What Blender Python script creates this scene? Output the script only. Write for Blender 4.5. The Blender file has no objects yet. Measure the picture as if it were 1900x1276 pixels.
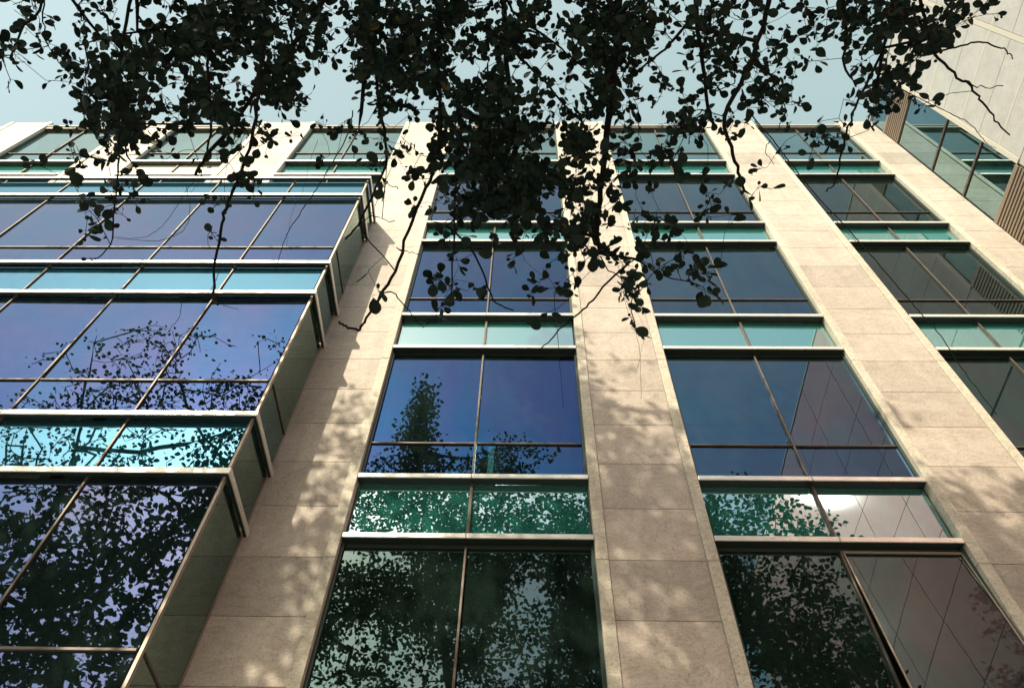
import bpy, bmesh, math, random
import numpy as np
from mathutils import Vector, noise, Matrix

sc = bpy.context.scene
# ------------------------------------------------------------------ camera
YAW, PITCH, ROLL, FPX = -0.03654804, 0.98928521, 0.03489992, 1404.48
fw = Vector((math.sin(YAW)*math.cos(PITCH), math.cos(YAW)*math.cos(PITCH), math.sin(PITCH)))
r0 = Vector((math.cos(YAW), -math.sin(YAW), 0.0)); u0 = r0.cross(fw)
RT = math.cos(ROLL)*r0 + math.sin(ROLL)*u0
UP = -math.sin(ROLL)*r0 + math.cos(ROLL)*u0
cam = bpy.data.cameras.new('camera'); co = bpy.data.objects.new('camera', cam)
sc.collection.objects.link(co); sc.camera = co
cam.sensor_width = 36.0; cam.lens = FPX*36.0/1900.0; cam.clip_start = 0.05; cam.clip_end = 5000
co.matrix_world = Matrix(((RT.x, UP.x, -fw.x, 0), (RT.y, UP.y, -fw.y, 0), (RT.z, UP.z, -fw.z, 0), (0, 0, 0, 1)))
GROUND = -1.6                      # the camera is 1.6 m above the pavement, heights are counted from its lens
# ------------------------------------------------------------------ light
SUN = Vector((-0.358, -0.655, 0.665)).normalized()
world = bpy.data.worlds.new('World'); sc.world = world; world.use_nodes = True
wn = world.node_tree; bg = wn.nodes['Background']
sky = wn.nodes.new('ShaderNodeTexSky'); sky.sky_type = 'NISHITA'; sky.sun_disc = False
sky.sun_elevation = math.asin(SUN.z); sky.sun_rotation = math.atan2(SUN.x, SUN.y)
sky.air_density = 1.0; sky.dust_density = 2.2; sky.ozone_density = 1.0
tint = wn.nodes.new('ShaderNodeMix'); tint.data_type = 'RGBA'; tint.blend_type = 'MULTIPLY'
tint.inputs[0].default_value = 1.0; tint.inputs[7].default_value = (0.77, 0.76, 0.62, 1)
hz = wn.nodes.new('ShaderNodeMix'); hz.data_type = 'RGBA'; hz.blend_type = 'ADD'; hz.inputs[0].default_value = 1.0
hz.inputs[7].default_value = (1.00, 1.22, 0.88, 1)          # even milky haze over the whole sky
wn.links.new(sky.outputs[0], tint.inputs[6]); wn.links.new(tint.outputs[2], hz.inputs[6]); wn.links.new(hz.outputs[2], bg.inputs[0])
bg.inputs[1].default_value = 0.16
sl = bpy.data.lights.new('sun', 'SUN'); sl.energy = 3.05; sl.angle = math.radians(0.53); sl.color = (1.0, 0.87, 0.63)
so = bpy.data.objects.new('sun', sl); sc.collection.objects.link(so)
so.rotation_euler = SUN.to_track_quat('Z', 'Y').to_euler()
sc.view_settings.view_transform = 'Standard'; sc.view_settings.look = 'None'
sc.view_settings.exposure = 0.9; sc.view_settings.gamma = 1.0
sc.cycles.max_bounces = 8; sc.cycles.glossy_bounces = 5; sc.cycles.transparent_max_bounces = 8
sc.cycles.sample_clamp_indirect = 6.0

rnd = random.Random(11); rng = np.random.default_rng(11)
# ------------------------------------------------------------------ helpers
def link(o, parent=None, **kw):
    sc.collection.objects.link(o)
    if parent is not None: o.parent = parent
    for k, v in kw.items(): o[k] = v
    return o
def empty(name, loc, label, cat, group=None):
    o = bpy.data.objects.new(name, None); o.location = loc; o.empty_display_size = .2
    link(o); o['label'] = label; o['category'] = cat
    if group: o['group'] = group
    return o
class MB:
    """collects boxes / prisms and links them as ONE mesh object"""
    def __init__(s): s.bm = bmesh.new()
    def box(s, x0, x1, y0, y1, z0, z1, bev=0.0, mi=0):
        r = bmesh.ops.create_cube(s.bm, size=1.0)
        vs = r['verts']
        for v in vs:
            v.co = Vector(((x0+x1)/2+v.co.x*(x1-x0), (y0+y1)/2+v.co.y*(y1-y0), (z0+z1)/2+v.co.z*(z1-z0)))
        fs = list({f for v in vs for f in v.link_faces})
        for f in fs: f.material_index = mi
        if bev > 0:
            es = list({e for f in fs for e in f.edges})
            bmesh.ops.bevel(s.bm, geom=es, offset=bev, segments=2, affect='EDGES', profile=0.5)
        return s
    def quad(s, pts, mi=0):
        f = s.bm.faces.new([s.bm.verts.new(p) for p in pts]); f.material_index = mi; return s
    def build(s, name, mats, parent=None, origin=None, **kw):
        me = bpy.data.meshes.new(name); 
        off = Vector(parent.matrix_world.translation) if parent is not None else Vector((0, 0, 0))
        if parent is not None:
            off = Vector((0, 0, 0)); q = parent
            while q is not None: off += Vector(q.location); q = q.parent
        if off.length: bmesh.ops.translate(s.bm, verts=s.bm.verts, vec=-off)
        s.bm.to_mesh(me); s.bm.free()
        for m in (mats if isinstance(mats, (list, tuple)) else [mats]): me.materials.append(m)
        o = bpy.data.objects.new(name, me); link(o, parent, **kw); return o
def mat(name, base=(.5, .5, .5), rough=.5, metal=0.0, **kw):
    m = bpy.data.materials.new(name); m.use_nodes = True
    p = m.node_tree.nodes['Principled BSDF']
    p.inputs['Base Color'].default_value = (*base, 1); p.inputs['Roughness'].default_value = rough
    p.inputs['Metallic'].default_value = metal
    for k, v in kw.items(): p.inputs[k.replace('_', ' ')].default_value = v
    return m
class N:
    """tiny node-building helper"""
    def __init__(s, m): s.t = m.node_tree; s.p = s.t.nodes.get('Principled BSDF')
    def n(s, typ, **kw):
        o = s.t.nodes.new(typ)
        for k, v in kw.items(): setattr(o, k, v)
        return o
    def l(s, a, b): s.t.links.new(a, b)
    def noise(s, scale, detail=4, rough=.55, vec=None, dist=0.0):
        o = s.n('ShaderNodeTexNoise'); o.inputs['Scale'].default_value = scale; o.inputs['Detail'].default_value = detail
        o.inputs['Roughness'].default_value = rough; o.inputs['Distortion'].default_value = dist
        if vec is not None: s.l(vec, o.inputs['Vector'])
        return o.outputs['Fac']
    def ramp(s, src, stops):
        o = s.n('ShaderNodeValToRGB'); e = o.color_ramp.elements
        while len(e) < len(stops): e.new(.5)
        for q, (p, c) in zip(e, stops): q.position = p; q.color = (*c, 1) if len(c) == 3 else c
        s.l(src, o.inputs[0]); return o.outputs[0]
    def mul(s, a, b, f=1.0, mode='MULTIPLY'):
        o = s.n('ShaderNodeMix', data_type='RGBA', blend_type=mode)
        for i, v in ((0, f), (6, a), (7, b)):
            if hasattr(v, 'is_linked') or hasattr(v, 'links'): s.l(v, o.inputs[i])
            elif i == 0: o.inputs[0].default_value = v
            else: o.inputs[i].default_value = (*v, 1)
        return o.outputs[2]
    def pos(s, scale=(1, 1, 1)):
        g = s.n('ShaderNodeNewGeometry'); mp = s.n('ShaderNodeMapping'); mp.inputs['Scale'].default_value = scale
        s.l(g.outputs['Position'], mp.inputs[0]); return mp.outputs[0]
    def island(s): return s.n('ShaderNodeNewGeometry').outputs['Random Per Island']
    def bump(s, h, st, d=.01, target=None):
        b = s.n('ShaderNodeBump'); b.inputs['Strength'].default_value = st; b.inputs['Distance'].default_value = d
        s.l(h, b.inputs['Height']); s.l(b.outputs[0], target or s.p.inputs['Normal']); return b.outputs[0]
# ------------------------------------------------------------------ materials
def stone(name, c0, c1, slab_var=.22):
    m = mat(name, c0, .62); n = N(m)
    cloud = n.ramp(n.noise(1.1, 6, .65, n.pos((1, 1, 1.6)), 1.2), [(.3, c0), (.7, c1)])
    vein = n.ramp(n.noise(1.5, 10, .76, n.pos((.8, .8, 1.5)), 2.2), [(.470, (1, 1, 1)), (.502, (.50, .43, .37)), (.534, (1, 1, 1))])
    grain = n.ramp(n.noise(30, 7, .88, n.pos()), [(.35, (.30, .28, .27)), (.46, (.92, .92, .92)), (.64, (1.10, 1.10, 1.10))])
    pit = n.ramp(n.noise(9, 8, .85, n.pos((1, 1, 1.25)), .5), [(.33, (.36, .33, .31)), (.40, (1, 1, 1))])
    run = n.ramp(n.noise(3.2, 5, .7, n.pos((1, 1, .12)), .3), [(.35, (.86, .85, .83)), (.6, (1, 1, 1))])
    isl = n.ramp(n.island(), [(0, (1-slab_var, 1-slab_var, 1-slab_var*1.05)), (.5, (1, .985, .96)), (1, (1, 1, 1))])
    c = n.mul(cloud, vein, .4); c = n.mul(c, grain, .9); c = n.mul(c, pit, .75); c = n.mul(c, run, .8); c = n.mul(c, isl)
    n.l(c, n.p.inputs['Base Color'])
    n.bump(n.noise(60, 5, .8, n.pos()), .3, .005)
    return m
M = {}
M['stone'] = stone('veined cream stone slab', (.485, .44, .415), (.61, .555, .515))
M['strip'] = stone('pale stone edging', (.58, .56, .50), (.66, .63, .56), .06)
M['joint'] = mat('dark joint mortar', (.16, .13, .10), .9)
M['steel'] = mat('brushed steel rail', (.80, .78, .74), .30, .6)
n = N(M['steel']); n.l(n.ramp(n.noise(6, 5, .7, n.pos((.6, 1, 14))), [(.3, (.66, .64, .60)), (.7, (.88, .87, .85))]), n.p.inputs['Base Color'])
r = n.ramp(n.noise(3, 6, .7, n.pos((1, 1, 5))), [(.3, (.24,)*3), (.7, (.40,)*3)]); n.l(r, n.p.inputs['Roughness'])
n.bump(n.noise(1.3, 3, .5, n.pos((1, 1, 1))), .10, .02)
M['soffit'] = mat('rail soffit darkened as shade', (.012, .022, .018), .45)  # shade under the rails put into a near-black green
M['bronze'] = mat('bronze glazing bar', (.2, .15, .12), .45, .5)
n = N(M['bronze']); n.l(n.ramp(n.noise(5, 5, .7, n.pos()), [(.3, (.07, .058, .05)), (.7, (.135, .11, .095))]), n.p.inputs['Base Color'])
M['bay_post'] = mat('pinkish metal corner post', (.38, .31, .27), .45, .3)
M['dark_frame'] = mat('dark window reveal', (.03, .05, .045), .4)
M['cream_metal'] = mat('cream painted metal coping', (.62, .57, .47), .5)
def glass(name, col, tr=.15, trc=(.22, .36, .33), wave=.009, rough=.0, alt=None):
    """coated glazing: a tinted mirror coat whose hue drifts a little from place to place, over see-through glass"""
    m = mat(name, col, rough, 1.0); n = N(m); out = n.t.nodes['Material Output']; alt = alt or tuple(c*.85 for c in col)
    isl = n.n('ShaderNodeObjectInfo').outputs['Random']
    c = n.ramp(n.noise(.42, 3, .55, n.pos((1, 1, .8)), 1.4), [(.36, col), (.64, alt)])
    c = n.mul(c, n.ramp(isl, [(0, (.72, .84, .98)), (.5, (1.0, .92, .92)), (1, (1.18, 1.10, 1.04))]))
    c = n.mul(c, n.ramp(n.noise(2.0, 5, .7, n.pos((.35, 1, 9)), .2), [(.3, (.93, .93, .95)), (.7, (1.06, 1.05, 1.04))]))
    c = n.mul(c, n.ramp(n.noise(7, 5, .7, n.pos((1, 1, .25)), .5), [(.3, (.95, .95, .95)), (.72, (1.04, 1.04, 1.04))]))
    n.l(c, n.p.inputs['Base Color'])
    tb = n.n('ShaderNodeBsdfTransparent'); tb.inputs[0].default_value = (*trc, 1)
    mx = n.n('ShaderNodeMixShader'); mx.inputs[0].default_value = tr
    du = n.n('ShaderNodeBsdfDiffuse'); du.inputs[0].default_value = (.20, .40, .34, 1); md = n.n('ShaderNodeMixShader')
    n.l(n.ramp(n.noise(2.6, 6, .7, n.pos((1, 1, .3)), .6), [(.3, (.012,)*3), (.75, (.055,)*3)]), md.inputs[0])      # streaky teal veil, lifts the dark reflections by colour
    n.l(n.p.outputs[0], mx.inputs[1]); n.l(tb.outputs[0], mx.inputs[2]); n.l(mx.outputs[0], md.inputs[1]); n.l(du.outputs[0], md.inputs[2]); n.l(md.outputs[0], out.inputs[0])
    n.bump(n.noise(1.3, 3, .5, n.pos()), wave, .06)
    return m
M['pane'] = glass('deep blue coated glass', (.010, .056, .160), alt=(.026, .046, .150))
M['pane_steel'] = glass('steel blue coated glass', (.036, .085, .160), alt=(.056, .082, .148))
M['pane_dark'] = glass('coated glass darkened for dim reflection', (.022, .045, .060), alt=(.034, .034, .055))  # coat darkened to stand for the dim reflection in the last bay
M['pane_bay'] = glass('violet blue coated glass', (.010, .060, .205), alt=(.034, .055, .195))
M['pane_low'] = glass('green grey coated glass', (.060, .125, .14), tr=.26, trc=(.10, .34, .26), rough=.012, alt=(.085, .12, .135))
M['pane_bay_low'] = glass('pale violet coated glass', (.055, .082, .19), alt=(.065, .078, .165), rough=.012)
M['pane_side'] = glass('grey green coated glass', (.30, .44, .37), .22, (.42, .60, .52))
M['pane_top'] = glass('pale green coated glass', (.20, .34, .36))
M['pane_wing'] = glass('teal coated glass', (.19, .31, .335), .05)
def spand(name, base, coat):
    """back painted glass: a matt colour seen through a faintly tinted mirror coat"""
    m = mat(name, base, .5); n = N(m); out = n.t.nodes['Material Output']
    n.l(n.ramp(n.noise(.8, 4, .6, n.pos()), [(.3, tuple(b*.88 for b in base)), (.7, base)]), n.p.inputs['Base Color'])
    n.p.inputs['Specular IOR Level'].default_value = 0
    g = n.n('ShaderNodeBsdfPrincipled'); g.inputs['Metallic'].default_value = 1; g.inputs['Roughness'].default_value = 0
    g.inputs['Base Color'].default_value = (*coat, 1)
    n.bump(n.noise(.9, 2, .5, n.pos()), .014, .05, g.inputs['Normal'])
    mx = n.n('ShaderNodeMixShader'); mx.inputs[0].default_value = .5
    n.l(n.p.outputs[0], mx.inputs[1]); n.l(g.outputs[0], mx.inputs[2]); n.l(mx.outputs[0], out.inputs[0]); return m
M['spandrel'] = spand('back painted teal glass', (.025, .19, .165), (.50, .62, .74))
M['spandrel_bay'] = spand('back painted cyan glass', (.012, .06, .08), (.15, .38, .62))
M['interior'] = mat('dim office interior', (.42, .46, .43), .9)
M['blind'] = mat('pale blind fabric', (.7, .72, .70), .7)
M['lamp'] = mat('lit tube lamp', (1, 1, 1), .5, 0, Emission_Strength=16.0); M['lamp'].node_tree.nodes['Principled BSDF'].inputs['Emission Color'].default_value = (.6, .95, 1, 1)
def panelmat():
    m = mat('pale speckled wall panel', (.46, .45, .42), .42); n = N(m)
    a = n.ramp(n.noise(2.2, 7, .7, n.pos(), .6), [(.3, (.42, .41, .415)), (.7, (.54, .53, .53))])
    b = n.ramp(n.noise(34, 5, .8, n.pos()), [(.3, (.7, .7, .7)), (.5, (1, 1, 1))])
    n.l(n.mul(a, b, .7), n.p.inputs['Base Color']); return m
M['panel'] = panelmat(); M['panel'].node_tree.nodes['Principled BSDF'].inputs['Specular IOR Level'].default_value = .2
M['seam'] = mat('cream panel seam', (.54, .51, .46), .6)
M['thin_joint'] = mat('grey panel joint', (.30, .28, .26), .8)
M['rib'] = mat('brown ribbed metal', (.24, .185, .145), .5, .2)
M['rib_dark'] = mat('dark groove', (.05, .035, .03), .7)
def brown():
    m = mat('polished panel tinted for its reflection', (.30, .19, .17), .8, 0, Coat_Weight=.8, Coat_Roughness=.035, Specular_IOR_Level=.0); n = N(m)  # pale wall panels coloured mauve so their reflection turns plum
    n.l(n.ramp(n.noise(1.5, 6, .7, n.pos()), [(.3, (.60, .20, .22)), (.7, (.70, .27, .28))]), n.p.inputs['Base Color']); return m
M['brown'] = brown()
M['brace'] = mat('dark diagonal brace', (.05, .04, .045), .9, Specular_IOR_Level=0.0)
def leafmat(name, c0, c1, rare):
    m = mat(name, c0, .42); n = N(m)
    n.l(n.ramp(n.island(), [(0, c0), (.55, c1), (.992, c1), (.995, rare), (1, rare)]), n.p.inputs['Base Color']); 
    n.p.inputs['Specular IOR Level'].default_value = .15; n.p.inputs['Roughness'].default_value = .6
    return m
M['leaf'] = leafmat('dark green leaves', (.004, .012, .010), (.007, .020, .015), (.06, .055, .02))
M['leaf_far'] = leafmat('green leaves', (.03, .075, .035), (.055, .12, .045), (.16, .14, .03))
M['bark'] = mat('grey brown bark', (.06, .05, .042), .9)
n = N(M['bark']); n.l(n.ramp(n.noise(9, 6, .7, n.pos((1, 1, .3))), [(.3, (.035, .03, .026)), (.7, (.09, .075, .06))]), n.p.inputs['Base Color']); n.bump(n.noise(25, 5, .7, n.pos((1, 1, .4))), .6, .02)
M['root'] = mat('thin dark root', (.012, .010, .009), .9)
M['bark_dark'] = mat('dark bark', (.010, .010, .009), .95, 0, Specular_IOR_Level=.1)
n = N(M['bark_dark']); n.bump(n.noise(30, 5, .7, n.pos((1, 1, .4))), .6, .02)
def ground_mat(name, a, b, sc_):
    m = mat(name, a, .9); n = N(m); n.l(n.ramp(n.noise(sc_, 7, .7, n.pos()), [(.3, a), (.7, b)]), n.p.inputs['Base Color']); return m

# ------------------------------------------------------------------ ground
MB().quad([(-900, -900, GROUND), (900, -900, GROUND), (900, 900, GROUND), (-900, 900, GROUND)]).build('ground', ground_mat('dry soil and grass', (.12, .12, .08), (.20, .18, .14), .6), kind='structure')
pv = MB()
for i in range(-22, 14):
    for j in range(-3, 6):
        pv.box(i*1.2+.008, (i+1)*1.2-.008, j*1.2+.008, (j+1)*1.2-.008, GROUND+.002, GROUND+.06)
pv.build('pavement', ground_mat('grey paving stone', (.34, .32, .29), (.44, .42, .38), 3.0), kind='structure')

# ------------------------------------------------------------------ main building
YF, YG = 7.0, 7.11                  # front of the stone piers, plane of the glass
LV = [(6.385, 7.43), (10.54, 11.59), (14.62, 15.57), (18.52, 19.50)]   # spandrel bands (lower rail, upper rail)
TR = [4.13, 8.21, 12.33, 16.37, 20.40]
FLOORLV = [(-1.15, -.2), (2.25, 3.30)] + LV
TOPG, ROOF = 22.42, 22.62
B = empty('office_building', (3, 9, GROUND), 'cream stone office block with blue coated windows between wide veined stone piers', 'building')
piers = [(-15.95, -14.62), (-12.1, -10.62), (-8.12, -6.5), (-3.72, -2.25), (.82, 2.26), (5.24, 6.75), (9.26, 10.29)]
SLAB = .8285
def pier(x0, x1, strips=(1, 1), zbot=GROUND, z_top=22.95):
    s = MB(); w = .145
    a = x0+(w if strips[0] else 0); b = x1-(w if strips[1] else 0)
    s.box(x0+.02, x1-.02, YF+.03, YG+.25, zbot, z_top-.02, 0, 1)
    z = 5.225 - SLAB*10
    while z < z_top-.02:
        za, zb = max(z, zbot), min(z+SLAB, z_top-.05)
        if zb-za > .02: s.box(a+.004, b-.004, YF, YF+.05, za+.004, zb-.004, .003)
        z += SLAB
    s.box(a, b, YF+.001, YF+.26, z_top-.046, z_top, .004)
    p = s.build('stone_pier', [M['stone'], M['joint']], B)
    for k, on in enumerate(strips):
        if not on: continue
        e = MB(); xa, xb = (x0, x0+w) if k == 0 else (x1-w, x1)
        z = 6.045 - SLAB*5*3 ; L = SLAB*5
        while z < z_top:
            za, zb = max(z, zbot), min(z+L, z_top)
            if zb-za > .05: e.box(xa, xb, YF-.022, YG+.02, za+.003, zb-.003, .008)
            z += L
        e.build('edge_strip', M['strip'], p)
    return p
for k, (a, b) in enumerate(piers):
    pier(a, b, (1, 0) if k == 6 else (1, 1))

def rail(x0, x1, z, yfront, depth, parent, n_=2, splits=None, h=.078):
    s = MB(); xs = splits or [x0+(x1-x0)*i/n_ for i in range(n_+1)]
    for a, b in zip(xs[:-1], xs[1:]):
        s.box(a+.004, b-.004, yfront, yfront+.02, z-h/2, z+h/2, .006, 0)
    s.box(x0+.004, x1-.004, yfront+.021, yfront+depth, z-h/2+.004, z+h/2-.002, 0, 1)
    s.box(x0+.006, x1-.006, yfront+.022, yfront+depth, z+h/2, z+h/2+.004, 0, 0)
    return s.build('sill_rail', [M['steel'], M['soffit']], parent)
def one_pane(x0, x1, z0, z1, y, m, parent, name='pane', tilt=.0025):
    o = bpy.data.objects.new(name, bpy.data.meshes.new(name))
    w, h = x1-x0, z1-z0; t = .012
    bm = bmesh.new(); bmesh.ops.create_cube(bm, size=1.0)
    for v in bm.verts: v.co = Vector((v.co.x*w, v.co.y*t, v.co.z*h))
    bm.to_mesh(o.data); bm.free(); o.data.materials.append(m)
    link(o, parent)
    off = Vector((0, 0, 0)); q = parent
    while q is not None: off += Vector(q.location); q = q.parent
    o.location = Vector(((x0+x1)/2, y, (z0+z1)/2))-off
    o.rotation_euler = (rnd.gauss(0, tilt), 0, rnd.gauss(0, tilt)); return o
def window(x0, x1, xm, z0, z1, zt, pm, parent=None, y=YG, open_right=False):
    """frame (bars) > four panes"""
    s = MB(); e = .04
    s.box(x0, x0+e, y-.05, y+.04, z0, z1, 0, 1); s.box(x1-e, x1, y-.05, y+.04, z0, z1, 0, 1)
    s.box(x0+e, x1-e, y-.01, y+.03, z1-.05, z1, 0, 1); s.box(x0+e, x1-e, y-.01, y+.03, z0, z0+.05, 0, 1)
    s.box(xm-.015, xm+.015, y-.045, y+.03, z0+.05, z1-.05, .006, 0)
    zs = [z0+.05, z1-.05]
    if zt: 
        zs = [z0+.05, zt-.014, zt+.014, z1-.05]
        s.box(x0+e, xm-.0156, y-.035, y+.02, zt-.014, zt+.014, .004, 0); s.box(xm+.026, x1-e, y-.035, y+.02, zt-.014, zt+.014, .004, 0)
    w = s.build('window', [M['bronze'], M['dark_frame']], parent or B)
    for a, b, side in ((x0+e, xm-.0156, 0), (xm+.026, x1-e, 1)):
        for c, d in ([(zs[0], zs[1])] if not zt else [(zs[0], zs[1]), (zs[2], zs[3])]):
            if open_right and side == 1 and c > zt-.1:
                o = one_pane(a, b, c, d, y, pm, w); h = d-c; ang = math.radians(4.5)
                o.rotation_euler = (-ang, 0, 0)
                o.location.y -= math.sin(ang)*h/2+.01; o.location.z += (1-math.cos(ang))*h/2
                fr = MB(); yy = y
                for (p0, p1) in ((a, a+.016), (b-.016, b)): fr.box(p0, p1, yy-.03, yy-.008, c, d, .002)
                fr.box(a+.014, b-.014, yy-.029, yy-.009, c, c+.03); fr.box(a+.014, b-.014, yy-.029, yy-.009, d-.03, d)
                f = fr.build('sash', M['bay_post'], w)
                # hinge the sash with its pane about the head of the opening
                piv = Vector(((a+b)/2, yy, d)); off = Vector(B.location)
                for v in f.data.vertices:
                    q = Vector(v.co)+off-piv; cz, sz = math.cos(ang), math.sin(ang)
                    v.co = Vector((q.x, q.y*cz+q.z*sz, -q.y*sz+q.z*cz))+piv-off
            else: one_pane(a, b, c, d, y, pm, w)
    return w
def spandrel(x0, x1, xm, z0, z1, m, parent=None, y=YG):
    for a, b in ((x0+.03, xm-.015), (xm+.015, x1-.03)):
        one_pane(a, b, z0, z1, y, m, parent or B, 'spandrel_panel', .0015)
    s = MB(); s.box(xm-.0154, xm+.024, y-.05, y+.03, z0, z1, .005); s.build('glazing_bar', M['bronze'], parent or B)
bays = [(-14.62, -12.1, -13.36), (-10.62, -8.12, -9.37), (-6.5, -3.72, -5.1), (-2.25, .82, -.73), (2.26, 5.24, 3.76), (6.75, 9.26, 7.93)]
for bi, (x0, x1, xm) in enumerate(bays):
    hidden = bi < 3
    seq = FLOORLV
    for k, (za, zb) in enumerate(seq):
        if hidden and k < 5: continue
        yr = YF-.03
        if not (hidden and k < 5):
            rail(x0+.004, x1-.004, za, yr, YG-yr-.008, B, splits=[x0+.004, xm, x1-.004]); rail(x0+.004, x1-.004, zb, yr, YG-yr-.008, B, splits=[x0+.004, xm, x1-.004])
        spandrel(x0, x1, xm, za+.04, zb-.04, M['cream_metal'] if (bi == 1 and k == 5) else M['spandrel'])
        z1 = seq[k+1][0]-.04 if k+1 < len(seq) else TOPG
        zt = next((t for t in TR if zb+.3 < t < z1-.3), None)
        pm = M['pane_top'] if k == 5 else (M['pane_dark'] if bi == 5 and k < 5 else M['pane_low'] if k < 2 else M['pane_steel'] if bi == 4 else M['pane'])
        window(x0, x1, xm, zb+.04, z1, zt, pm, open_right=(bi == 4 and k == 1))
    if hidden: window(x0, x1, xm, 15.9, 18.48, 16.37, M['pane'])
    s = MB(); s.box(x0+.003, x1-.003, YF+.02, YG+.2, TOPG+.002, ROOF-.05, 0, 1); s.box(x0+.003, x1-.003, YF-.005, YG+.2, ROOF-.045, ROOF, .006, 0)
    s.build('roof_coping', [M['cream_metal'], M['bronze']], B)
# solid floors, back wall and roof behind the glass
s = MB()
for za, zb in FLOORLV: s.box(-30, 10.25, YG+.06, 13, za+.02, zb-.02)
s.box(-30, 10.25, 13.001, 13.3, GROUND, ROOF-.1); s.box(-30, 10.25, YG+.3, 13, ROOF-.35, ROOF-.1)
s.box(-30.3, -30.001, YG+.1, 13.3, GROUND, ROOF-.1)
s.build('floor_slab', M['interior'], B)
s = MB()
for bx in (-3.3, 1.5, 6.0, 9.9): s.box(bx-.25, bx+.25, 7.5, 8.0, GROUND, ROOF-.4)
s.build('interior_column', M['interior'], B)
s = MB(); s.box(-.60, -.51, 7.9, 7.95, 8.42, 9.15); s.build('strip_light', M['lamp'], B)
for bi, (x0, x1, xm) in enumerate(bays):
    for k, (za, zb) in enumerate(LV):
        z1 = LV[k+1][0] if k < 3 else TOPG
        if bi < 3 and k < 3: continue
        s = MB(); s.box(x0+.05, x1-.05, YG+.30, YG+.36, z1-.78, z1-.72); s.build('blind_rail', M['blind'], B)
        for xx, dd in ((xm-.17, 0), (x1-.24, 1)):
            s = MB(); s.box(xx, xx+.035, YG+.20, YG+.24, zb+.1, z1-.1); s.build('inner_frame', M['blind'], B)
        if (bi*3+k*5) % 4 == 1: s = MB(); s.box(xm+.25, xm+.95, YG+1.0, YG+1.6, zb+.9, zb+1.3); s.build('ceiling_panel', M['blind'], B)
s = MB(); s.box(-30, -15.97, YF+.02, YG+.25, GROUND, 22.6); s.build('end_wall', M['stone'], B)

# projecting glazed bay on the left: everything under it is one part with its own sub-parts
XB, YB = -3.46, 6.05                # its right-hand side glass and its front glass
BM = [XB-.02, -5.05, -6.67, -8.29, -9.92, -11.54, -13.16, -14.78, -16.4]
xl = BM[-1]
s = MB()
blv = LV[:3]; zbot = -.4; ztop = blv[2][1]+.03
s.box(xl, XB-.03, YB+.05, YF-.002, ztop-.02, ztop+.03, 0, 2)                # roof of the bay
s.box(xl, XB-.03, YB+.05, YF-.002, zbot-.1, zbot-.05, 0, 2)
spans = [(zbot, LV[0][0]), (LV[0][1], LV[1][0]), (LV[1][1], LV[2][0])]
s.box(XB-.032, XB+.012, YB-.02, YB+.02, zbot, ztop, .006, 1)               # corner post
for xm in BM[1:]: s.box(xm-.015, xm+.015, YB-.03, YB+.03, zbot, ztop, .006, 0)
for zt in (4.13, 8.25, 12.33):
    for a, b in zip(BM[1:], BM[:-1]): s.box(a+.026, b-(.03 if b == BM[0] else .026), YB-.03, YB+.02, zt-.016, zt+.016, .004, 0)
    s.box(XB-.012, XB+.016, YB+.021, YF-.01, zt-.012, zt+.012, .003, 0)
s.box(XB-.02, XB+.014, YF-.028, YF-.002, zbot, ztop, .003, 1)
bay = s.build('bay_window', [M['bronze'], M['bay_post'], M['cream_metal']], B)
def side_pane(z0, z1, m, name='side_pane'):
    q = MB(); q.box(XB-.012, XB, YB+.022, YF-.03, z0, z1); return q.build(name, m, bay)
for (z0, z1) in spans:
    zt = next((t for t in (4.13, 8.25, 12.33) if z0 < t < z1), None)
    for a, b in zip(BM[1:], BM[:-1]):
        for c, d in ((z0+.05, zt-.016), (zt+.016, z1-.05)):
            one_pane(a+.026, b-.03, c, d, YB, M['pane_bay_low'] if z0 < 2 else M['pane_bay'], bay, tilt=.0022)
    side_pane(z0+.05, zt-.012, M['pane_side']); side_pane(zt+.012, z1-.05, M['pane_side'])
for (z0, z1) in blv:
    for a, b in zip(BM[1:], BM[:-1]): one_pane(a+.026, b-.03, z0+.04, z1-.04, YB, M['spandrel_bay'], bay, 'spandrel_panel', .001)
    side_pane(z0+.04, z1-.04, M['pane_side'], 'side_spandrel')
    for z in (z0, z1):
        yf, h = YB-.115, .088; xr = XB+.075
        r_ = MB(); xs = [xr] + BM[2::2] + [xl]
        for b, a in zip(xs[:-1], xs[1:]): r_.box(a+.004, b-(0 if b == xr else .004), yf, yf+.02, z-h/2, z+h/2, .006, 0)
        r_.box(xr-.02, xr, yf+.021, YF-.004, z-h/2, z+h/2, .005, 0)
        r_.box(xl, XB-.06, yf+.021, YB-.052, z-h/2+.004, z+h/2-.004, 0, 1)
        r_.box(XB-.06, xr-.021, yf+.021, YB-.052, z-h/2+.004, z+h/2-.004, 0, 1)
        r_.box(XB+.02, xr-.021, YB-.052, YF-.005, z-h/2+.004, z+h/2-.004, 0, 1)
        r_.build('sill_rail', [M['steel'], M['soffit']], bay)
s = MB(); s.box(-8.3, -8.27, 6.5, 6.55, 4.6, 5.9)
s.bm.free()

# ------------------------------------------------------------------ the wing at right angles on the right
XW = 10.31
W = empty('building_wing', (13, 0, GROUND), 'pale speckled panel wing with ribbed brown metal bands meeting the block at right angles', 'building')
ZW = 22.9
s = MB(); s.box(XW+.06, XW+7, -15, 14, GROUND, ZW-.02); s.build('core_wall', M['thin_joint'], W)
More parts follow.
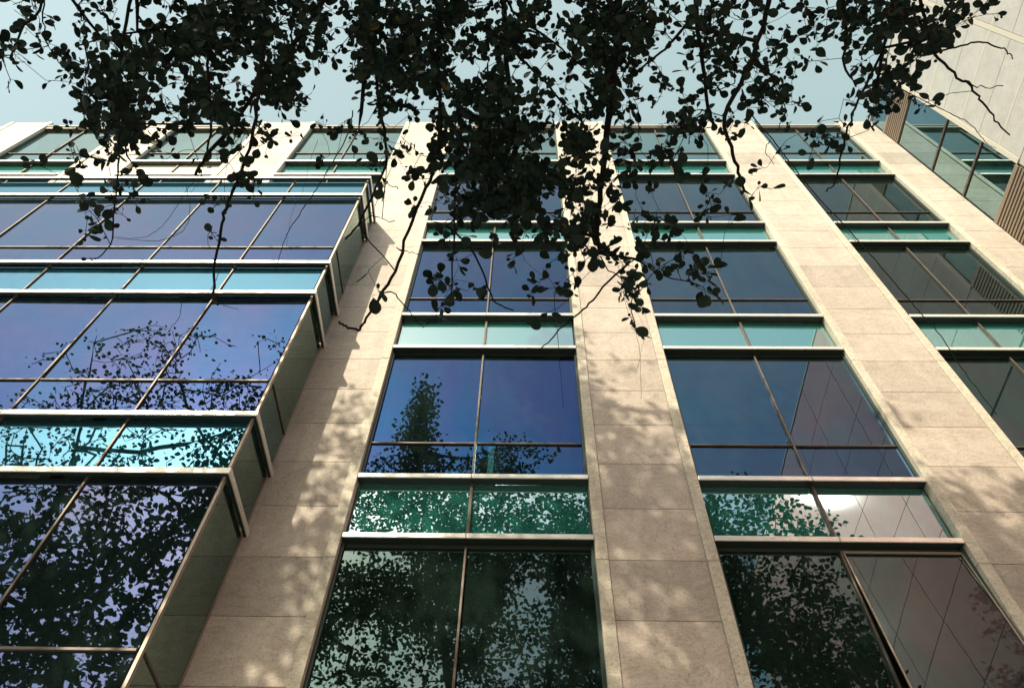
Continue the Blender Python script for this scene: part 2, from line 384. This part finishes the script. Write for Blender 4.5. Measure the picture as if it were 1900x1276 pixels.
# pale panels
s = MB(); ys = [1.0, 3.43, 5.53]; zs = [15.6-1.82*6, ]
zj = [15.6, 16.45, 17.32, 18.2, 19.1, 20.0, 20.95, 21.85, ZW]
for ya, yb in ((1.0, 3.40), (3.52, 5.54)):
    for a, b in zip(zj[:-1], zj[1:]):
        s.box(XW, XW+.05, ya+.004, yb-.004, a+.006, b-.006, .003)
s.build('wall_panel', M['panel'], W)
s = MB()
s.box(XW-.004, XW+.05, 3.405, 3.515, 15.6, ZW, .002); s.box(XW-.02, XW+.05, 5.545, 5.665, 15.6, ZW, .006)
for z in (16.45, 18.2, 20.0, 21.85): 
    s.box(XW-.003, XW+.02, 1.0, 3.40, z-.03, z+.03, .001); s.box(XW-.003, XW+.02, 3.52, 5.54, z-.03, z+.03, .001)
s.box(XW-.03, XW+7, -15, 6.98, ZW, ZW+.08, .01)
s.build('panel_seam', M['seam'], W)
def ribs(y0, y1, z0, z1):
    s = MB(); s.box(XW+.03, XW+.055, y0, y1, z0, z1, 0, 1); z = z0
    while z+.06 < z1: s.box(XW-.03, XW+.03, y0+.002, y1-.002, z, z+.062, .004, 0); z += .112
    s.box(XW-.045, XW+.03, y0+.002, y1-.002, z1-.13, z1, .006, 0)
    return s.build('ribbed_band', [M['rib'], M['rib_dark']], W)
ribs(5.67, 6.985, 20.92, 21.9); ribs(5.67, 6.985, 12.6, 15.62)
def wing_pane(z0, z1, y0=5.67, y1=6.985):
    s = MB(); s.box(XW+.01, XW+.025, y0, y1, z0, z1); return s.build('pane', M['pane_wing'], W)
for a, b in ((21.92, ZW-.02), (18.82, 20.9), (17.14, 18.74), (15.64, 17.06), (8.6, 12.58), (3.6, 8.5), (-1.2, 3.5)): wing_pane(a, b)
for z in (18.78, 17.10): s = MB(); s.box(XW-.02, XW+.02, 5.67, 6.985, z-.036, z+.036, .004); s.build('glazing_bar', M['bronze'], W)
YS = [1.3-2.13*i for i in range(8)]; ZS = [GROUND, .4, 2.3, 4.15, 6.0, 7.85, 9.7, 11.55, 13.4, 15.05, 16.88, 18.7, 21.05, ZW]
s = MB(); q = MB()
for ya, yb in zip([-15]+YS[::-1], YS[::-1]+[1.3]):
    if yb-ya < .2: continue
    for a, b in zip(ZS[:-1], ZS[1:]):
        if yb <= 1.0: s.box(XW, XW+.05, ya+.011, yb-.011, a+.011, b-.011, .003)
        else: s.box(XW, XW+.05, ya+.011, .97, a+.011, b-.011, .003)
s.build('reflection_tint_cladding', M['brown'], W); s = MB()
for a, b in zip(ZS[:8], ZS[1:9]):
    for ya, yb in ((1.0, 3.4), (3.4, 5.66)): s.box(XW, XW+.05, ya+.02, yb-.02, a+.035, b-.035, .004)
for ya, yb in ((1.0, 3.4), (3.4, 5.66)): s.box(XW, XW+.05, ya+.02, yb-.02, 13.435, 15.58, .004)
s.build('lower_cladding', M['panel'], W)

# ------------------------------------------------------------------ trees
def tubes(paths, name, m, parent, sides=5):
    """paths: list of (points Nx3, radii N) -> one mesh"""
    V, F = [], []; base = 0
    for P, Rr in paths:
        P = np.asarray(P, float); Rr = np.asarray(Rr, float); k = len(P)
        T = np.gradient(P, axis=0); T /= np.linalg.norm(T, axis=1)[:, None]+1e-9
        a = np.cross(T, np.array([.31, .22, .92])); a /= np.linalg.norm(a, axis=1)[:, None]+1e-9; b = np.cross(T, a)
        ang = np.linspace(0, 2*np.pi, sides, endpoint=False)
        ring = P[:, None, :]+Rr[:, None, None]*(np.cos(ang)[None, :, None]*a[:, None, :]+np.sin(ang)[None, :, None]*b[:, None, :])
        V.append(ring.reshape(-1, 3))
        i = np.arange(k-1)[:, None]*sides+np.arange(sides)[None, :]; j = np.arange(k-1)[:, None]*sides+(np.arange(sides)[None, :]+1) % sides
        F.append((base+np.stack([i, j, j+sides, i+sides], -1)).reshape(-1, 4)); base += k*sides
    V = np.concatenate(V); F = np.concatenate(F); return mesh_np(V, F, name, m, parent, True)
def mesh_np(V, F, name, m, parent, smooth=False):
    off = np.zeros(3); q = parent
    while q is not None: off += np.array(q.location); q = q.parent
    me = bpy.data.meshes.new(name); n_, k = F.shape
    me.vertices.add(len(V)); me.vertices.foreach_set('co', (V-off).astype(np.float32).ravel())
    me.loops.add(n_*k); me.loops.foreach_set('vertex_index', F.astype(np.int32).ravel())
    me.polygons.add(n_); me.polygons.foreach_set('loop_start', np.arange(0, n_*k, k, dtype=np.int32))
    try: me.polygons.foreach_set('loop_total', np.full(n_, k, dtype=np.int32))
    except Exception: pass
    me.materials.append(m); me.update(); me.validate()
    if smooth: me.shade_smooth()
    o = bpy.data.objects.new(name, me); return link(o, parent)
def unit(v): return v/(np.linalg.norm(v, axis=-1, keepdims=True)+1e-9)
HALF = np.array([[0, 0], [.10, .10], [.28, .27], [.52, .385], [.76, .37], [.93, .21], [1, 0]])
def leaves(C, D, Nn, L, name, m, parent, fold=.16, wid=1.0):
    """C base points, D directions, Nn normals, L lengths; two folded halves per leaf (7-gons)"""
    D = unit(D); Sd = unit(np.cross(Nn, D)); Nn = np.cross(D, Sd); n_ = len(C)
    u = HALF[:, 0]; v = HALF[:, 1]*wid
    curl = -.16*u**2
    R_ = C[:, None]+L[:, None, None]*(u[None, :, None]*D[:, None]+v[None, :, None]*Sd[:, None]+(fold*v+curl)[None, :, None]*Nn[:, None])
    Lf = C[:, None]+L[:, None, None]*(u[None, :, None]*D[:, None]-v[None, :, None]*Sd[:, None]+(fold*v+curl)[None, :, None]*Nn[:, None])
    # share the midrib ends so that a leaf is one island
    V = np.concatenate([R_, Lf[:, 1:-1]], 1)                    # 7 + 5 verts
    base = np.arange(n_)[:, None]*12
    f1 = base+np.array([0, 1, 2, 3, 4, 5, 6]); f2 = base+np.array([6, 11, 10, 9, 8, 7, 0])
    return mesh_np(V.reshape(-1, 3), np.concatenate([f1, f2]), name, m, parent)

def grow(nodes, parents, tips, order, jitter=.12, seg=.45, droop=0.0, g=None):
    """connect every tip to the nearest point of the growing skeleton; returns tip node ids"""
    g = g or np.random.default_rng(3)
    cap = len(nodes)+len(tips)*14; P = np.zeros((cap, 3)); P[:len(nodes)] = nodes; n_ = len(nodes); par = list(parents); ids = []
    for i in order:
        t = tips[i]; d = P[:n_]-t
        # prefer points that are closer to the root end: light penalty on going back
        dist = np.sqrt((d**2).sum(1)); k = int(dist.argmin()); L = dist[k]
        ns = max(1, min(12, int(L/seg))); a = P[k].copy(); prev = k
        side = g.normal(0, 1, 3); side -= side.dot(t-a)*(t-a)/(L*L+1e-6); side *= jitter*L
        for q in range(1, ns+1):
            s_ = q/ns; p = a+(t-a)*s_+side*math.sin(math.pi*s_)+np.array([0, 0, -droop*L*math.sin(math.pi*s_)])
            if q < ns: p += g.normal(0, .04*seg, 3)
            if n_ >= cap: break
            P[n_] = p; par.append(prev); prev = n_; n_ += 1
        ids.append(prev)
    return P[:n_], par, ids
def skeleton_paths(P, par, tip_r, expo=.42, rmax=.4):
    n_ = len(P); cnt = np.zeros(n_); child = [[] for _ in range(n_)]
    for i, p in enumerate(par):
        if p >= 0: child[p].append(i)
    for i in range(n_-1, -1, -1):
        if not child[i]: cnt[i] += 1
        if par[i] >= 0: cnt[par[i]] += cnt[i]
    rad = np.minimum(tip_r*cnt**expo, rmax)
    paths = []; stack = [(0, -1)]
    while stack:
        st, pr = stack.pop(); pts = [] if pr < 0 else [P[pr]]; rr = [] if pr < 0 else [min(rad[pr], rad[st]*1.15)]
        c = st
        while True:
            pts.append(P[c]); rr.append(rad[c]); ch = child[c]
            if not ch: break
            ch = sorted(ch, key=lambda q: -cnt[q])
            for o in ch[1:]: stack.append((o, c))
            c = ch[0]
        if len(pts) > 1: paths.append((np.array(pts), np.array(rr)))
    return paths, rad
def crown_points(ells, n_, seed, thr=.46, fscale=.42, keep=None):
    g = np.random.default_rng(seed); out = []
    w = np.array([max(e[3]*e[4]*e[5], 1.3) for e in ells], float); w /= w.sum()
    while len(out) < n_:
        e = ells[g.choice(len(ells), p=w)]; v = g.normal(0, 1, 3); v /= np.linalg.norm(v); v *= g.random()**.38
        p = np.array([e[0]+v[0]*e[3], e[1]+v[1]*e[4], e[2]+v[2]*e[5]])
        if p[1] > p[2]*.10: continue                 # keeps the crown overhead and behind, as the photo shows
        if keep and not keep(p): continue
        f = noise.noise(Vector(p*fscale+seed*3.1))*.5+.5
        if f < thr+.12*(g.random()-.5): continue
        out.append(p)
    return np.array(out)
def tree(loc, label, trunk, ells, ntips, seed, per=14, leaf=.13, spread=.42, tip_r=.011, thr=.44, leafprob=1.0, group=None, expo=.40, sparse_z=None):
    T = empty('broadleaf_tree', (loc[0], loc[1], GROUND), label, 'tree', group)
    g = np.random.default_rng(seed)
    tr = [np.array(p, float) for p in trunk]; nodes = []; 
    for a, b in zip(tr[:-1], tr[1:]):
        for q in range(5): nodes.append(a+(b-a)*q/5+g.normal(0, .03, 3))
    nodes.append(tr[-1]); par = [-1]+list(range(len(nodes)-1))
    tips = crown_points(ells, ntips, seed, thr)
    # a handful of far-apart tips first (the limbs), then outwards from the skeleton
    c = np.array(tr[-1]); d = np.linalg.norm(tips-c, axis=1)
    first = list(g.choice(len(tips), 16, replace=False)); rest = [i for i in np.argsort(d) if i not in set(first)]
    P, par, ids = grow(np.array(nodes), par, tips, first+rest, jitter=.10, seg=.5, g=g)
    nt = len(nodes); paths, rad = skeleton_paths(P, par, tip_r, expo, .36)
    for pth in paths[:1]: pth[1][0] *= 1.35
    tk = tubes(paths[:1], 'trunk', M['bark'], T, 10)
    tubes(paths[1:], 'branches', M['bark'], T, 5)
    tipp = P[np.array(ids)]; k = per
    if sparse_z: sel = (g.random(len(tipp)) < np.clip((sparse_z[1]-tipp[:, 2])/(sparse_z[1]-sparse_z[0]), sparse_z[2], 1)); tipp = tipp[sel]
    C = np.repeat(tipp, k, 0); o = unit(g.normal(0, 1, C.shape))*(g.random((len(C), 1))**.6)*spread; o[:, 2] *= .7
    C = C+o; D = unit(o+g.normal(0, .5, C.shape)*spread); D[:, 2] -= .25; Nn = unit(g.normal(0, .55, C.shape)+np.array([0, 0, 1.0]))
    L = leaf*(.7+.6*g.random(len(C))); ok = C[:, 1] < C[:, 2]*.115
    leaves(C[ok], D[ok], Nn[ok], L[ok], 'foliage', M['leaf_far'], T, .12, 1.05)
    return T
tree((-1.8, -3.6), 'tall leafy tree standing behind the viewer, mirrored in the middle windows', [(-1.8, -3.6, GROUND), (-1.6, -3.4, 3), (-1.3, -3.0, 6.5), (-1.5, -2.6, 9.5)],
     [(-1.6, -2.2, 13.6, 4.8, 2.6, 5.0), (-3.6, -2.4, 16.2, 1.0, 1.0, 3.4), (1.6, -2.0, 12.0, 2.6, 2.0, 5.2), (-3.1, .5, 17.6, .2, .2, .9), (-3.1, .4, 16.2, .55, .4, 1.0), (-3.0, .2, 14.9, 1.2, .6, 1.1), (-1.5, -2.2, 11.2, 4.8, 2.2, 2.6), (-6.0, -2.2, 14.6, 1.5, 1.1, 3.6)], 2100, 5, per=22, leaf=.105)
tree((-9.8, -3.2), 'spreading tree with thick forked limbs mirrored in the projecting glass bay', [(-9.8, -3.2, GROUND), (-9.6, -2.8, 4), (-9.2, -2.2, 7.5), (-9.5, -1.6, 9.6)],
     [(-9.5, -1.4, 10.6, 5.5, 2.2, 3.4), (-7.4, -1.0, 13.0, 1.2, 1.0, 4.0), (-13.5, -1.2, 10.6, 3.0, 2.0, 3.2), (-6.6, .8, 14.4, 1.1, .5, 2.3), (-5.9, .7, 15.8, .5, .4, 1.6)], 1000, 8, per=9, leaf=.15, tip_r=.015, thr=.47)
tree((7.4, -3.4), 'leafy tree mirrored in the window column beside the reflection of the panelled wing', [(7.4, -3.4, GROUND), (7.2, -3.0, 4), (6.6, -2.4, 8), (6.3, -2.0, 10)],
     [(6.2, -2.0, 12.2, 2.9, 2.0, 4.6), (4.2, -2.2, 12.0, 2.4, 2.0, 4.8), (7.6, -2.2, 10.6, 1.8, 1.6, 3.2)], 1000, 13, thr=.45)
tree((-12.2, 0.2), 'half bare tree with thin twigs reaching up, mirrored high in the projecting bay', [(-12.2, -1.4, GROUND), (-12.0, -1.0, 5), (-11.2, -.6, 9), (-10.6, -.2, 12)],
     [(-10.4, -.2, 15.6, 4.2, 1.3, 3.6), (-7.6, -.2, 16.6, 1.6, 1.0, 2.6)], 640, 21, per=4, leaf=.10, spread=.22, tip_r=.009, thr=.42)

# ---- the overhanging tree of the foreground: its boughs hang into the top of the picture
def at(px, py, dist):
    v = RT*(px-950)+UP*(638-py)+fw*FPX; v.normalize(); return np.array(v*dist)
FG = empty('overhanging_tree', (1.6, -1.7, GROUND), 'dark round leaved tree whose drooping boughs hang across the top of the view', 'tree')
hub = [np.array(p, float) for p in ((1.6, -1.7, GROUND), (1.5, -1.6, 1.5), (1.2, -1.3, 4.0), (.8, -.9, 6.2), (.3, -.35, 8.0))]
nodes = []
for a, b in zip(hub[:-1], hub[1:]):
    for q in range(5): nodes.append(a+(b-a)*q/5)
nodes.append(hub[-1]); parn = [-1]+list(range(len(nodes)-1)); forced = {}
def smooth(pts, k=4):
    """Catmull-Rom through a list of 3D points"""
    Q = [np.asarray(p, float) for p in pts]
    if len(Q) < 3: return Q
    E = [2*Q[0]-Q[1]]+Q+[2*Q[-1]-Q[-2]]; out = []
    for i in range(1, len(E)-2):
        for j in range(k):
            t = j/k; a, b, c, d = E[i-1], E[i], E[i+1], E[i+2]
            out.append(.5*((2*b)+(c-a)*t+(2*a-5*b+4*c-d)*t*t+(3*b-a-3*c+d)*t**3))
    return out+[Q[-1]]
def limb(pts, start, rad0):
    """pts 3D polyline joined to the skeleton node nearest to its first point"""
    global nodes, parn
    A = np.array(nodes); k = int(np.linalg.norm(A[:start]-pts[0], axis=1).argmin()); prev = k
    full = [A[k]]+list(pts)
    for a, b in zip(full[:-1], full[1:]):
        L = np.linalg.norm(b-a); m_ = max(1, int(L/.12))
        for q in range(1, m_+1):
            p = a+(b-a)*q/m_+rng.normal(0, .004, 3); nodes.append(p); parn.append(prev); prev = len(nodes)-1; forced[prev] = rad0
    return prev
# broad limbs running sideways above the frame
side = []
for tgt in ((-3.4, .25, 7.2), (-1.6, .35, 6.9), (2.9, .3, 7.0), (5.0, .5, 7.1)):
    mid = np.array([tgt[0]*.5, -.1, 7.7]); limb([mid, np.array(tgt, float)], 21, .05)
NS = len(nodes)
BR = [  # traced boughs: (distance, half thickness in px, points)
 (5.6, 7.5, [(684, -60), (682, 40), (676, 130), (670, 210)]),
 (5.2, 3.5, [(690, 60), (707, 219), (719, 293), (697, 347), (664, 418), (640, 445)]),
 (5.0, 4.5, [(818, -60), (814, 100), (816, 235), (806, 310), (790, 350), (758, 430), (732, 505), (705, 548), (690, 575), (672, 603), (662, 611), (640, 606), (630, 598)]),
 (5.8, 7.0, [(930, -70), (937, 60), (946, 170), (957, 255), (955, 330)]),
 (5.1, 9.0, [(1150, -70), (1146, 40), (1140, 130), (1127, 225), (1118, 330), (1108, 410), (1112, 470)]),
 (5.4, 5.5, [(1286, -60), (1294, 40), (1304, 110), (1312, 185), (1322, 230)]),
 (4.8, 5.5, [(1432, -60), (1422, 27), (1385, 131), (1344, 216), (1352, 262), (1366, 310), (1380, 354)]),
 (5.3, 6.0, [(640, -70), (598, 5), (560, 62), (508, 125), (462, 185), (428, 240), (385, 287), (364, 326)]),
 (4.7, 4.5, [(492, -40), (490, 60), (482, 130), (478, 180), (468, 256), (441, 337), (420, 385), (410, 428), (399, 480), (396, 545), (404, 566)]),
 (5.0, 4.0, [(400, -40), (388, 60), (386, 140), (391, 230), (384, 290)]),
 (4.6, 1.8, [(224, 230), (219, 293), (216, 350), (212, 420), (203, 455), (176, 483), (166, 480)]),
 (5.5, 2.5, [(452, 25), (380, 35), (297, 52), (210, 66), (141, 86)]),
 (5.6, 2.5, [(940, 0), (965, 35), (1003, 62), (1052, 100), (1090, 130)]),
 (5.2, 3.0, [(948, 80), (965, 108), (1010, 150), (1046, 192), (1090, 240)]),
 (5.6, 4.5, [(1664, -60), (1655, 20), (1640, 88), (1628, 150), (1622, 190)]),
 (5.0, 3.5, [(1700, -60), (1712, 20), (1724, 70), (1733, 98)]),
 (5.0, 2.2, [(1733, 98), (1768, 136), (1800, 162), (1826, 192), (1845, 222), (1874, 249)]),
 (4.9, 1.6, [(1733, 98), (1775, 86), (1815, 79), (1848, 86), (1872, 98), (1880, 110)]),
 (5.0, 1.0, [(1790, 148), (1820, 162), (1862, 160)]),
 (4.9, 3.0, [(1270, 50), (1240, 85), (1210, 110), (1180, 135)]),
 (4.8, 2.2, [(1180, 480), (1140, 510), (1100, 555), (1075, 580), (1045, 605), (1020, 630), (1000, 650)]),
 (5.0, 2.2, [(1000, 410), (1060, 440), (1110, 470), (1175, 482), (1230, 510), (1300, 530)]),
 (4.9, 2.6, [(850, 260), (845, 340), (842, 430), (838, 500), (836, 570)]),
 (4.9, 2.4, [(830, 420), (880, 470), (905, 530), (920, 562), (955, 575)]),
 (5.2, 1.6, [(690, 575), (720, 540), (745, 560), (770, 590), (785, 606)]),
 (5.0, 1.0, [(735, 460), (760, 468), (778, 470)]),
 (5.3, 2.5, [(100, -40), (72, 20), (40, 60), (18, 110)]),
 (5.1, 1.3, [(79, -30), (80, 40), (85, 75), (90, 85)]),
 (4.9, 1.2, [(1440, 150), (1452, 185), (1458, 205), (1452, 225), (1440, 243)]),
 (4.9, 2.2, [(1640, 90), (1600, 170), (1576, 225), (1566, 268), (1556, 320), (1545, 345), (1530, 355)]),
 (5.2, 3.0, [(1560, -40), (1570, 60), (1565, 120), (1590, 160)]),
 (5.2, 3.0, [(250, -40), (230, 60), (215, 150), (225, 230), (235, 290)]),
 (4.6, 1.2, [(664, 418), (690, 400), (712, 408), (732, 410)]),
 (4.6, 1.0, [(719, 293), (710, 330), (725, 345), (740, 352)]),
 (4.8, 1.4, [(1112, 470), (1130, 500), (1168, 530), (1172, 570), (1180, 612)]),
]
TH = {}
for dist, hw, pts in BR:
    P3 = [at(x, y, dist+.12*math.sin(i*1.7)) for i, (x, y) in enumerate(pts)]
    first = len(nodes)
    A = np.array(nodes); lim = len(A) if hw < 4.0 or pts[0][1] > -20 else NS
    limb(smooth(P3), lim, 0)
    for k in range(first, len(nodes)): TH[k] = (hw*dist/FPX, (k-first)/max(1, len(nodes)-first))
traced_n = len(nodes)
GRID = """
6467 2579 9989 7988 9878 7899 7787 7779 8948 52
5655 8899 9988 7989 8698 7899 5487 7677 7791 00
5578 8988 7797 4999 8665 5695 5487 8625 7810 00
2038 9879 7895 1587 8997 4595 4577 8503 8820 00
0038 9886 9755 4265 8898 7835 5875 3053 6000 00
0354 8641 6634 1363 8998 6957 7420 1550 0000 00
0043 5313 1710 0015 7899 8876 6233 0110 0000 00
0005 3102 2100 0013 6899 5864 4133 0000 0000 00
0004 2001 0000 0001 3657 7843 5210 0000 0000 00
0000 0000 0000 0000 3312 5676 4520 0000 0000 00
0000 0000 0000 0000 4312 5316 1440 0000 0000 00
0000 0000 0000 0000 3101 1003 0000 0000 0000 00
"""
# columns are steps of 50 px from the left, rows steps of 50 px from the top: how thick the foliage hangs there
rows = [r_.replace(' ', '') for r_ in GRID.strip().split('\n')]
tips = []; tipd = []
for ri, r_ in enumerate(rows):
    for ci, ch in enumerate(r_):
        c = int(ch)/10.0
        if c <= 0: continue
        nt_ = -math.log(1-(c if c < .85 else c*1.07 if c > .89 else .86))*(7.6 if c > .75 else 3.8)*(1.25 if 14 <= ci < 26 else .9); k = int(nt_)+(rng.random() < nt_-int(nt_))
        for _ in range(k):
            x = (ci+rng.random())*50; y = (ri+rng.random())*50
            tips.append(at(x, y, 4.6+2.0*rng.random()))
for c in range(0, 1760, 26):                         # foliage that hangs just above the frame
    for q in range(3):
        tips.append(at(c+rng.random()*26, -10-rng.random()*150, 5+1.4*rng.random()))
ntip_auto = len(tips)
EX = [(683, 502, 1), (768, 310, 1), (1172, 608, 1), (1188, 622, 2), (818, 566, 2), (802, 520, 2), (848, 534, 2), (868, 540, 1), (400, 382, 1), (165, 479, 1),
      (1410, 345, 5), (1395, 362, 3), (1432, 352, 1), (880, 470, 1), (1560, 285, 3), (1520, 245, 3), (1235, 205, 1), (780, 288, 1), (704, 545, 2), (690, 548, 1), (1740, 40, 2), (1785, 5, 2), (1730, 90, 3),
      (1300, 530, 4), (1320, 545, 2), (1180, 540, 4), (1165, 555, 2), (20, 150, 2), (12, 165, 1), (0, 100, 4), (170, 395, 5), (180, 405, 4), (210, 385, 3), (240, 350, 4), (455, 345, 5), (445, 310, 4), (800, 410, 2)]
for x, y, k in EX: tips.append(at(x, y, 4.75))
tips = np.array(tips)
A = np.array(nodes); dmin = np.array([np.linalg.norm(A[NS:]-t, axis=1).min() for t in tips])
P, par, ids = grow(A, parn, tips, list(np.argsort(dmin)), jitter=.13, seg=.10, droop=.06, g=np.random.default_rng(77))
ordered = np.argsort(dmin); ids_by_tip = {int(i): ids[k] for k, i in enumerate(ordered)}
paths, rad = skeleton_paths(P, par, .0017, .33, .15)
# traced boughs keep their measured thickness, tapering to the tip
child = [[] for _ in range(len(P))]
for i, p in enumerate(par):
    if p >= 0: child[p].append(i)
R2 = rad.copy()
for k, (r_, t_) in TH.items(): R2[k] = max(.0025, r_*(1-.55*t_))
for i in range(NS): R2[i] = max(.05, .17-.0024*i) if i < 21 else .05
cnt = np.zeros(len(P))
for i in range(len(P)-1, -1, -1):
    cnt[i] += 1
    if par[i] >= 0: cnt[par[i]] += cnt[i]
tr_, br_, st = [], [], [(0, -1)]
while st:
    s0, pr = st.pop(); pts = [] if pr < 0 else [P[pr]]; rr = [] if pr < 0 else [min(R2[pr], R2[s0]*1.1)]; c = s0
    while True:
        pts.append(P[c]); rr.append(R2[c]); ch = sorted(child[c], key=lambda q: -cnt[q])
        if not ch: break
        for o in ch[1:]: st.append((o, c))
        c = ch[0]
    if len(pts) > 1: (tr_ if pr < 0 else br_).append((np.array(pts), np.array(rr)))
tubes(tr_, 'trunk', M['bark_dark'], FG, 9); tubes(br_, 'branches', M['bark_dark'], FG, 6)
C, D, Nn, L, pet = [], [], [], [], []
g = np.random.default_rng(5)
for i in range(len(tips)):
    nid = ids_by_tip[i]; p = P[nid]; pp = P[par[nid]] if par[nid] >= 0 else p-np.array([0, 0, .1]); ax = unit(p-pp)
    k = EX[i-ntip_auto][2] if i >= ntip_auto else int(g.integers(4, 8))
    for q in range(k):
        back = g.random()*.11 if k > 2 else g.random()*.02
        b = p-ax*back; d = unit(g.normal(0, 1, 3)+ax*.5+np.array([0, 0, -.25])); st_ = .012+.02*g.random()
        c0 = b+d*st_; C.append(c0); D.append(d+g.normal(0, .15, 3))
        view = unit(-c0); Nn.append(unit(g.normal(0, .75, 3)+view*(.9 if g.random() < .7 else 0)))
        L.append(.056*(.42+1.0*g.random()**1.2)*(1+.45*min(1, max(0, (1.15-math.atan2(c0[2], c0[1])+.12)/.25)))); pet.append((np.array([b, b+d*st_*.5+np.array([0, 0, -.002]), c0]), np.array([.0014, .0012, .0012])))
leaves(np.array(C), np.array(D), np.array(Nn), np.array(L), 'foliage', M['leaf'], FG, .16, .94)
tubes(pet, 'leaf_stalks', M['root'], FG, 3)
# unseen dense crown added above and behind the viewer to shade the hanging boughs
g = np.random.default_rng(9); v = unit(g.normal(0, 1, (2600, 3)))*(g.random((2600, 1))**.4)
UC = v*np.array([7.0, 2.2, 1.7])+np.array([-.8, -2.9, 7.4]); UC = UC[UC[:, 1] < UC[:, 2]*.02]
tp = UC[:260]; P2, par2, _ = grow(np.array(hub), [-1, 0, 1, 2, 3], tp, list(np.argsort(np.linalg.norm(tp-hub[-1], axis=1))), jitter=.1, seg=.5, g=g)
pp2, _r = skeleton_paths(P2, par2, .01, .4, .12); tubes(pp2[1:], 'shade_branches', M['bark_dark'], FG, 5)
UC2 = np.repeat(UC, 5, 0); oo = unit(g.normal(0, 1, UC2.shape))*(g.random((len(UC2), 1))**.6)*.4; UC2 = UC2+oo
leaves(UC2, oo+g.normal(0, .2, UC2.shape), g.normal(0, .5, UC2.shape)+np.array([0, 0, 1.]), .15*(.8+.5*g.random(len(UC2))), 'shade_foliage', M['leaf'], FG, .12, 1.05)
# thin bare twigs and hanging roots
def twig(pts, dist, r_, wob=.003, name='hanging_root'):
    Q = []
    P3 = smooth([at(x, y, dist) for x, y in pts])
    for a, b in zip(P3[:-1], P3[1:]):
        m_ = max(2, int(np.linalg.norm(b-a)/.05))
        for q in range(m_): Q.append(a+(b-a)*q/m_+rng.normal(0, wob, 3)*.6)
    Q.append(P3[-1]); Q = np.array(Q); tubes([(Q, np.linspace(r_, r_*.5, len(Q)))], name, M['root'], FG, 4)
TW = [([(655, 205), (645, 250), (600, 330), (555, 400), (530, 440), (512, 500)], 4.6, .0042), ([(1395, 215), (1440, 268), (1500, 345), (1600, 455), (1690, 560), (1745, 622), (1790, 690), (1850, 770)], 5.0, .0042),
      ([(1400, 225), (1448, 285), (1515, 370), (1590, 450)], 5.02, .003), ([(1430, 260), (1420, 280), (1436, 306)], 5.0, .003), ([(370, 325), (345, 355), (310, 410), (268, 440), (215, 440)], 4.8, .0022),
      ([(345, 342), (352, 390), (342, 425), (298, 446), (240, 444), (206, 440)], 4.6, .0022), ([(1028, 540), (1034, 620), (1040, 690), (1046, 760)], 5.5, .003), ([(1150, 500), (1160, 560), (1185, 640), (1190, 740)], 5.4, .0018),
      ([(1665, 162), (1700, 180), (1750, 205), (1800, 230), (1830, 265), (1848, 275)], 5.1, .003), ([(396, 480), (406, 500), (398, 525), (384, 545), (352, 552)], 4.7, .003), ([(402, 432), (388, 432), (386, 455), (396, 460)], 4.7, .0028),
      ([(400, 560), (420, 568), (442, 574)], 4.7, .003), ([(337, 560), (332, 590), (315, 610), (300, 640), (280, 700)], 4.7, .0022), ([(300, 300), (345, 278), (390, 290), (365, 345), (330, 375)], 4.9, .0018),
      ([(590, 260), (575, 300), (560, 360), (540, 400), (530, 470)], 4.9, .0015), ([(640, 225), (620, 300), (590, 340)], 4.8, .0016), ([(500, 240), (525, 250), (560, 245), (600, 225)], 4.9, .0015),
      ([(985, 395), (968, 470), (1005, 512)], 4.9, .0022), ([(1010, 330), (985, 400)], 4.9, .0022), ([(60, 300), (85, 295), (110, 270)], 4.8, .0018), ([(1180, 690), (1188, 660), (1195, 610), (1172, 560)], 5.2, .0012)]
for pts, d_, r_ in TW: twig(pts, d_, r_)
print('leaves', len(C), 'tips', len(tips), 'nodes', len(P))
